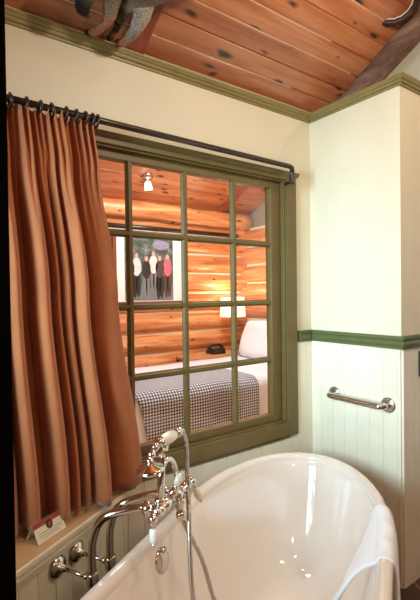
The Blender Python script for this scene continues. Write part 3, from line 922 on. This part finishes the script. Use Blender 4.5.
# ---------------------------------------------------------------- faucet
fa = empty('tub_faucet', W(-1.33, 0.42, 0))
BV, BZ_ = 0.215, 0.735
uA, uB = -1.225, -1.335          # inlet positions on the body
def pipe(ur, ub, nm):
    m = MB()
    pts = [W(ur, 0.42, 0.0), W(ur, 0.42, 0.30), W(ur, 0.42, 0.58)]
    pts += [W(ur+0.004, 0.416, 0.64), W(ur+0.010, 0.400, 0.685), W(ur+0.016, 0.370, 0.713), W((ur+ub)/2+0.004, 0.325, 0.727), W(ub, 0.27, BZ_), W(ub, BV, BZ_)]
    m.tube(smooth_path(pts, 6), 0.0125, 'nickel', 16)
    p = m.build('supply_pipe', fa)
    # wall stay
    q = MB(); zb = 0.514
    q.tube([W(ur, 0.42, zb), W(ur, fv-0.013, zb)], 0.0065, 'nickel', 12)
    q.lathe([(0.0, -0.02), (0.0165, -0.02), (0.0185, -0.012), (0.0185, 0.012), (0.0165, 0.02), (0, 0.02)], W(ur, 0.42, zb), (0, 0, 1), 'nickel')
    q.lathe([(0.006, 0), (0.010, 0.004), (0.010, 0.012), (0.006, 0.016)], W(ur, 0.452, zb), -V, 'nickel', 14)
    q.build('stay_rod', p)
    MB().lathe([(0.0, 0.0), (0.036, 0.0), (0.036, 0.004), (0.028, 0.010), (0.014, 0.016), (0.009, 0.03), (0, 0.03)], W(ur, fv-0.013, zb), -V, 'nickel', 26).build('escutcheon', p)
    MB().lathe([(0.0, 0.0), (0.035, 0.0), (0.032, 0.008), (0.013, 0.012), (0, 0.012)], W(ur, 0.42, 0.0), (0, 0, 1), 'nickel', 22).build('floor_flange', p)
pipe(-1.403, uB, 'a'); pipe(-1.313, uA, 'b')
body = MB()
body.lathe([(0.0, 0), (0.014, 0), (0.018, 0.006), (0.018, 0.02), (0.013, 0.026), (0.013, 0.05), (0.019, 0.056), (0.019, 0.082), (0.014, 0.088), (0.014, 0.115), (0.024, 0.122), (0.024, 0.150), (0.014, 0.157), (0.014, 0.18), (0.019, 0.186), (0.019, 0.215), (0.013, 0.221), (0.013, 0.235), (0.018, 0.241), (0.018, 0.255), (0.012, 0.262), (0, 0.262)], W(-1.362, BV, BZ_), U, 'chrome', 22)
for ub in (uA, uB):
    body.lathe([(0.0, 0), (0.0165, 0), (0.021, 0.004), (0.021, 0.022), (0.0165, 0.026), (0.0165, 0.034), (0, 0.034)], W(ub, BV+0.055, BZ_), -V, 'chrome', 8)
    body.ball(W(ub, BV, BZ_), 0.021, 'chrome', 16)
bo_ = body.build('valve_body', fa)
# handles (porcelain levers)
def lever(base, dirv, L, nm='handle'):
    dirv = Vector(dirv).normalized()
    m = MB(); m.lathe([(0.0, 0), (0.013, 0), (0.015, 0.006), (0.010, 0.014), (0.0075, 0.022), (0.0095, 0.026), (0.0, 0.027)], base, dirv, 'chrome', 16)
    m.ball(base, 0.015, 'chrome', 14)
    h = m.build(nm, fa)
    MB().lathe([(0.0, 0.0), (0.0095, 0.0), (0.0125, L*0.35), (0.0135, L*0.6), (0.010, L*0.92), (0.0, L)], Vector(base)+dirv*0.026, dirv, 'porcelain', 16).build('porcelain_lever', h)['label'] = 'white porcelain lever'
    MB().lathe([(0.0, 0.0), (0.007, 0.0), (0.007, 0.004), (0.004, 0.009), (0.0, 0.010)], Vector(base)+dirv*(0.026+L*0.97), dirv, 'chrome', 12).build('lever_tip', h)
lever(W(-1.372, BV, BZ_-0.008), (0.03, 0.0, -1), 0.050)
lever(W(-1.108, BV, BZ_+0.000), tuple(-V*0.35+Vector((0.1, 0, -0.9))), 0.046)
# diverter lever in the middle
lever(W(-1.255, BV-0.005, BZ_+0.020), tuple(U*0.3-V*0.15+Vector((0, 0, 0.55))), 0.036, 'diverter')
# tub spout below the body
sp_ = MB()
sp_.lathe([(0.0, 0), (0.014, 0), (0.014, 0.012), (0.010, 0.018), (0.010, 0.038), (0.014, 0.042), (0.0165, 0.048), (0.0165, 0.062), (0.011, 0.068), (0, 0.068)], W(-1.235, BV-0.022, BZ_-0.004), (0, 0, -1), 'chrome', 18)
sp_.build('spout', fa)
# swan arch and cradle post
m = MB(); m.tube(smooth_path([W(-1.330, BV, BZ_+0.02), W(-1.326, BV, BZ_+0.09), W(-1.308, BV, BZ_+0.128), W(-1.272, BV, BZ_+0.138), W(-1.238, BV, BZ_+0.112), W(-1.222, BV, BZ_+0.060), W(-1.218, BV, BZ_+0.01)], 7), 0.0085, 'chrome', 14)
m.build('swan_arch', fa)
m = MB(); m.tube(smooth_path([W(-1.330, BV, BZ_+0.012), W(-1.322, BV-0.004, BZ_+0.07), W(-1.316, BV-0.004, BZ_+0.17)], 6), [0.009]*13, 'chrome', 14)
m.lathe([(0.0, 0), (0.012, 0), (0.016, 0.006), (0.016, 0.016), (0.010, 0.022), (0, 0.022)], W(-1.330, BV, BZ_+0.018), (0, 0, 1), 'chrome', 18)
hc = W(-1.310, BV-0.004, 0.918)
m.tube(smooth_path([hc+U*0.032+Vector((0, 0, 0.016)), hc+U*0.018+Vector((0, 0, -0.008)), hc, hc-U*0.018+Vector((0, 0, -0.014)), hc-U*0.036+Vector((0, 0, -0.004))], 5), 0.0055, 'chrome', 10)
m.build('cradle', fa)
tag(fa, 'chrome tub faucet with white porcelain levers on two risers beside the bathtub', 'faucet')

# hand shower in the cradle, with its hose
hs = empty('hand_shower', W(-1.25, BV, 0.9))
HV = 0.207
A = W(-1.325, HV, 0.948); B = W(-1.238, HV, 0.944); dh = (B-A).normalized(); LG_ = (B-A).length
m = MB(); m.lathe([(0.0, -0.012), (0.010, -0.012), (0.012, -0.004), (0.017, 0.018), (0.0195, LG_*0.5), (0.017, LG_*0.8), (0.011, LG_+0.004), (0.0, LG_+0.004)], A, dh, 'porcelain', 20); m.build('porcelain_grip', hs)['label'] = 'white porcelain grip'
m = MB(); m.lathe([(0, 0), (0.013, 0.0), (0.016, 0.006), (0.012, 0.014), (0.012, 0.022), (0.015, 0.027), (0.011, 0.036), (0.0, 0.036)], A+dh*(LG_+0.002), dh, 'chrome', 18); m.build('end_nut', hs)
m = MB()
npts = smooth_path([A-dh*0.008, A-dh*0.020+Vector((0, 0, 0.002)), W(-1.363, HV, 0.944), W(-1.384, HV, 0.928), W(-1.394, HV, 0.912), W(-1.397, HV, 0.902)], 6)
m.tube(npts, [0.0145-0.004*min(1, k/12)+0.003*math.sin(k*1.1) for k in range(len(npts))], 'chrome', 16)
m.build('neck', hs)
H = W(-1.397, HV, 0.906)
MB().lathe([(0.0, 0.0), (0.012, 0.0), (0.016, 0.005), (0.036, 0.012), (0.041, 0.017), (0.041, 0.022), (0.036, 0.026), (0.0, 0.024)], H, (U*0.12-V*0.05+Vector((0, 0, -1))), 'chrome', 28).build('shower_head', hs)
E_ = A+dh*(LG_+0.036)
m = MB()
hp = [E_, E_+dh*0.012+Vector((0, 0, 0.000)), E_+dh*0.022+Vector((0, 0, -0.016)), W(-1.163, HV, 0.885), W(-1.158, HV, 0.767), W(-1.182, 0.192, 0.70), W(-1.222, 0.170, 0.625), W(-1.255, 0.150, 0.535), W(-1.285, 0.125, 0.44),
      W(-1.30, 0.085, 0.31), W(-1.25, 0.03, 0.20), W(-1.17, -0.02, 0.170), W(-1.07, 0.00, 0.175), W(-1.08, 0.04, 0.215), W(-1.148, 0.085, 0.29), W(-1.158, 0.120, 0.39), W(-1.165, 0.152, 0.50), W(-1.205, 0.188, 0.62), W(-1.215, BV, 0.69), W(-1.215, BV, BZ_-0.012)]
m.tube(smooth_path(hp, 8), 0.0078, 'hose', 12)
m.build('hose', hs)
tag(hs, 'chrome telephone hand shower with porcelain grip lying in the faucet cradle', 'hand shower')

# ---------------------------------------------------------------- towel over the tub rim
def rim_profile(u):
    return TV-0.380
P = []
u0, u1 = -0.745, -1.085
NU, NW = 30, 48
for i in range(NU+1):
    fu = i/NU; u = u0+(u1-u0)*fu
    sp1 = interp([(0, 0.0), (0.5, 0.55), (1, 1.0)], fu)
    du = max(0.0, (u+0.966)/0.67)
    vo = TV-0.385*math.sqrt(max(0.0, 1-du*du)); vi = TV-0.335*math.sqrt(max(0.0, 1-(du*1.08)**2))
    row = []
    drop_in = 0.035+0.125*sp1; drop_out = 0.06+0.42*sp1
    for j in range(NW+1):
        t = -1+2*j/NW      # -1 inside bottom, +1 outside bottom
        vm = (vo+vi)/2; hw = abs(vo-vi)/2+0.004
        a0 = 0.30
        if abs(t) < a0:
            a_ = t/a0*PI/2
            v = vm-math.sin(a_)*hw; z = TZ+0.003+(math.cos(a_)-1)*0.024
        else:
            k = (abs(t)-a0)/(1-a0)
            if t < 0: v = vm+hw+(k**0.6)*(0.010+0.125*sp1); z = TZ-0.021-k*drop_in
            else: v = vm-hw-0.004-k*0.012*sp1; z = TZ-0.021-k*drop_out
            v += 0.006*math.sin(u*40+k*2)*k*(1 if t < 0 else -1)
        z += 0.010*sp1*mnoise.noise(Vector((u*10, t*3, 2)))*(1 if abs(t) > 0.3 else 0.3)+0.004*math.sin(u*55)*max(0, 1-abs(t)*2)
        uu = u-0.05*fu*max(0, -t-0.3)
        row.append(W(uu, v, z))
    P.append(row)
twl = MB().grid(P, 'towel').build('towel', None, fix=False)
sd = twl.modifiers.new('solid', 'SOLIDIFY'); sd.thickness = 0.014; sd.offset = 1.0
md = twl.modifiers.new('sub', 'SUBSURF'); md.levels = 1; md.render_levels = 1
tag(twl, 'white bath towel draped over the right rim of the bathtub', 'towel')

# ---------------------------------------------------------------- grab bar on the short wall
gb = empty('grab_bar', (-0.013, -0.32, 0.86))
y0, y1, zg = -0.165, -0.478, 0.856
m = MB(); m.tube(smooth_path([(-0.014, y0, zg), (-0.045, y0, zg), (-0.062, y0-0.008, zg), (-0.070, y0-0.030, zg), (-0.070, -0.32, zg), (-0.070, y1+0.030, zg), (-0.062, y1+0.008, zg), (-0.045, y1, zg), (-0.014, y1, zg)], 7), 0.016, 'steel', 18); m.build('bar', gb)
for y in (y0, y1):
    MB().lathe([(0.0, 0), (0.037, 0), (0.037, 0.006), (0.032, 0.010), (0.018, 0.011), (0, 0.011)], (-0.0088, y, zg), (-1, 0, 0), 'steel', 28).build('flange', gb)
tag(gb, 'brushed steel grab bar on the short wall under the green rail', 'grab bar')

# dark hook at the right edge
hk = empty('robe_hook', (0.15, -0.552, 1.05))
MB().box((0.132, -0.556, 0.985), (0.180, -0.5488, 1.11), 'bronze').build('back_plate', hk, 0.003)
m = MB(); m.tube(smooth_path([(0.156, -0.556, 1.08), (0.156, -0.59, 1.085), (0.156, -0.61, 1.10)], 5), 0.007, 'bronze', 10); m.ball((0.156, -0.612, 1.104), 0.011, 'bronze', 10)
m.build('upper_hook', hk)
m = MB(); m.tube(smooth_path([(0.156, -0.556, 1.03), (0.156, -0.575, 1.0), (0.156, -0.592, 1.005), (0.156, -0.598, 1.025)], 5), 0.007, 'bronze', 10); m.build('lower_hook', hk)
tag(hk, 'dark metal robe hook on the grooved boards at right edge', 'hook')
# grey box on the partition top
gx = MB().box((0.145, -0.30, 2.40), (0.30, -0.18, 2.48), 'grey_box').build('storage_box', None, 0.006)
tag(gx, 'small grey box on top of the partition under the white ceiling', 'box')

# ---------------------------------------------------------------- hoop hanging by the rafter
hp_ = empty('hoop', (0.02, -0.58, 2.70))
hc_ = Vector((-0.02, -0.53, 2.745)); vw = (Vector((-1.895, -1.6375, 1.4))-hc_).normalized()
fn = Vector((vw.x*0.7, vw.y*0.7, -0.95)).normalized()
nx = fn.cross(Vector((0, 0, 1))).normalized(); ny = fn.cross(nx)
def circ(r, off=0, jit=0.0, n=40): return [hc_+fn*off+(nx*math.cos(2*PI*k/n)+ny*math.sin(2*PI*k/n))*(r+jit*math.sin(k*2.7)) for k in range(n)]
MB().tube(circ(0.100, 0, 0.003), 0.015, 'hoop', 12, closed=True).build('outer_ring', hp_)
MB().tube(circ(0.080, 0.004, 0.0015), 0.003, 'snow_white', 8, closed=True).build('inner_ring', hp_)
m = MB(); m.tube([hc_+ny*-0.1, hc_+ny*-0.13+Vector((0, 0, 0.05))], 0.002, 'snow_white', 6); m.build('hanging_cord', hp_)
tag(hp_, 'dark round hoop with pale inner ring hanging beside the log rafter', 'hoop')

# ---------------------------------------------------------------- dark door edge at left
dd = Vector((-0.80, -0.10, 0)).normalized(); dn = Vector((-dd.y, dd.x, 0))
e0 = Vector((-1.7800, -0.9608, 0))
X = Matrix.Translation(e0) @ Matrix(((dd.x, dn.x, 0, 0), (dd.y, dn.y, 0, 0), (0, 0, 1, 0), (0, 0, 0, 1)))
m = MB(); m.box((0, -0.01, 0.0), (0.10, 0.05, 2.95), 'dark_wood', X)
struct(m.build('trim_3', bevel=0.003))

# ---------------------------------------------------------------- mounted fox on the crown moulding
def skin_body(name, nodes, edges, cols, lvl=2):
    me = bpy.data.meshes.new(name); me.from_pydata([n[0] for n in nodes], edges, [])
    ob = bpy.data.objects.new(name, me); COL.objects.link(ob)
    sk = ob.modifiers.new('skin', 'SKIN'); sk.use_smooth_shade = True
    for i, n in enumerate(nodes):
        me.skin_vertices[0].data[i].radius = (n[1], n[1])
    me.skin_vertices[0].data[0].use_root = True
    sb = ob.modifiers.new('sub', 'SUBSURF'); sb.levels = lvl; sb.render_levels = lvl
    dg = bpy.context.evaluated_depsgraph_get()
    ev = ob.evaluated_get(dg); m2 = bpy.data.meshes.new_from_object(ev)
    ob.modifiers.clear(); ob.data = m2; m2.name = name
    # roughen and colour by nearest joint
    ca = m2.color_attributes.new('fur', 'FLOAT_COLOR', 'POINT')
    for i, v in enumerate(m2.vertices):
        n = mnoise.noise(v.co*70)*0.004
        best = sorted(((v.co-Vector(nd[0])).length/max(nd[1], 0.008), k) for k, nd in enumerate(nodes))[:2]
        w0 = 1/(best[0][0]+1e-3)**2; w1 = 1/(best[1][0]+1e-3)**2
        c = [(cols[best[0][1]][q]*w0+cols[best[1][1]][q]*w1)/(w0+w1) for q in range(3)]
        ca.data[i].color = (c[0], c[1], c[2], 1)
        v.co += v.normal*n
    for p in m2.polygons: p.use_smooth = True
    m2.materials.append(M['fur'])
    return ob
G = lin((128, 112, 96))[:3]; R_ = lin((190, 116, 84))[:3]; K = lin((26, 20, 18))[:3]; LG = lin((160, 142, 122))[:3]; WT = lin((196, 180, 160))[:3]
def cp(x, s, h):   # point s up the slope from wall, h below the ceiling plane
    return tuple(Vector((x, 0, ZC))+SD*s-SN*(h+0.022*min(1.0, s/0.2)))
nodes = [(cp(-1.215, 0.30, 0.085), 0.070), (cp(-1.13, 0.34, 0.09), 0.068), (cp(-1.03, 0.40, 0.10), 0.066), (cp(-0.96, 0.47, 0.11), 0.045), (cp(-0.90, 0.53, 0.12), 0.052), (cp(-0.85, 0.57, 0.135), 0.028), (cp(-0.81, 0.60, 0.145), 0.014),
         (cp(-1.29, 0.27, 0.085), 0.050),
         (cp(-1.35, 0.22, 0.09), 0.030), (cp(-1.375, 0.16, 0.10), 0.030), (cp(-1.362, 0.115, 0.105), 0.026),
         # left (hind) leg
         (cp(-1.275, 0.19, 0.085), 0.034), (cp(-1.268, 0.125, 0.09), 0.019), (cp(-1.285, 0.062, 0.075), 0.013), ((-1.298, -0.026, 2.407), 0.012), ((-1.302, -0.044, 2.405), 0.010),
         # right leg, nearer
         (cp(-1.165, 0.20, 0.105), 0.036), (cp(-1.168, 0.13, 0.105), 0.022), (cp(-1.172, 0.065, 0.080), 0.017), ((-1.172, -0.026, 2.409), 0.017), ((-1.172, -0.046, 2.405), 0.013),
         # leg between, tucked behind; its shade is painted in as black fur
         (cp(-1.215, 0.17, 0.065), 0.022), (cp(-1.213, 0.095, 0.055), 0.012), ((-1.210, -0.035, 2.411), 0.012), ((-1.210, -0.026, 2.409), 0.010),
         # ears
         (cp(-0.905, 0.56, 0.06), 0.012), (cp(-0.94, 0.50, 0.055), 0.012)]
edges = [(0,1),(1,2),(2,3),(3,4),(4,5),(5,6),(0,7),(7,8),(8,9),(9,10),(7,11),(11,12),(12,13),(13,14),(14,15),(0,16),(16,17),(17,18),(18,19),(19,20),(0,21),(21,22),(22,23),(23,24),(4,25),(4,26)]
cols = [G, G, LG, G, G, R_, K, G, G, K, K, LG, R_, R_, K, K, WT, LG, R_, R_, K, K, K, K, K, R_, R_]
fx = skin_body('mounted_fox', nodes, edges, cols)
tag(fx, 'stuffed grey fox with reddish legs standing on crown moulding under ceiling', 'animal')

# ---------------------------------------------------------------- lights
def area(name, loc, target, size, power, col, sy=None):
    l = bpy.data.lights.new(name, 'AREA'); l.energy = power; l.color = col; l.size = size
    if sy: l.shape = 'RECTANGLE'; l.size_y = sy
    o = bpy.data.objects.new(name, l); COL.objects.link(o); o.location = loc
    o.rotation_euler = (Vector(target)-Vector(loc)).to_track_quat('-Z', 'Y').to_euler()
    return o
def point(name, loc, r, power, col):
    l = bpy.data.lights.new(name, 'POINT'); l.energy = power; l.color = col; l.shadow_soft_size = r
    o = bpy.data.objects.new(name, l); COL.objects.link(o); o.location = loc
    return o
dl = area('daylight_window', (XL-0.06, (LY0+LY1)/2, (LZ0+LZ1)/2), (0, -0.38, 1.30), LY1-LY0, 20, (0.58, 0.85, 1.0), LZ1-LZ0)
dl.data.spread = math.radians(60)
point('bathroom_lamp', (-0.78, -1.18, 2.46), 0.04, 24, (1.0, 0.86, 0.68))
point('back_fill_light', (0.6, -1.9, 3.05), 0.12, 22, (1.0, 0.90, 0.76))  # added fill light, no fixture; lifts the partition and the room
point('ledge_fill_light', (-1.15, -2.3, 1.9), 0.12, 11, (1.0, 0.86, 0.66))  # added warm fill from behind the camera for ledge and curtain
area('bedroom_lamp', (0.2, 1.2, 2.9), (0.8, 2.2, 0.6), 0.6, 48, (0.96, 0.98, 1.0))
point('wall_lamp_bulb', (1.44, 2.50, 1.385), 0.03, 6, (1.0, 0.84, 0.60))
point('bedroom_fill_light', (-0.2, 0.45, 2.9), 0.15, 30, (0.97, 0.98, 1.0))  # added fill, kept out of view, brightens the near side of the bed

wd = bpy.data.worlds.new('World'); scn.world = wd; wd.use_nodes = True
wd.node_tree.nodes['Background'].inputs[0].default_value = (0.9, 0.95, 1.0, 1); wd.node_tree.nodes['Background'].inputs[1].default_value = 0.25

# ---------------------------------------------------------------- camera
cam = bpy.data.cameras.new('Camera'); co_ = bpy.data.objects.new('Camera', cam); COL.objects.link(co_)
right = Vector((0.81024157, -0.58594511, -0.01330123)); down = Vector((-0.01916112, -0.00379974, -0.99980919)); fwd = Vector((0.58578276, 0.81034184, -0.01430607))
mw = Matrix.Identity(4)
for r in range(3):
    mw[r][0] = right[r]; mw[r][1] = -down[r]; mw[r][2] = -fwd[r]
mw.translation = Vector((-1.89526587, -1.63755038, 1.4))
co_.matrix_world = mw
cam.sensor_fit = 'AUTO'; cam.sensor_width = 36.0; cam.lens = 428/600*36.0; cam.clip_start = 0.02
scn.camera = co_
scn.view_settings.view_transform = 'Standard'; scn.view_settings.look = 'None'; scn.view_settings.gamma = 1.0; scn.view_settings.exposure = 0.05
scn.view_settings.use_curve_mapping = False
scn.cycles.max_bounces = 10
scn.cycles.use_denoising = True
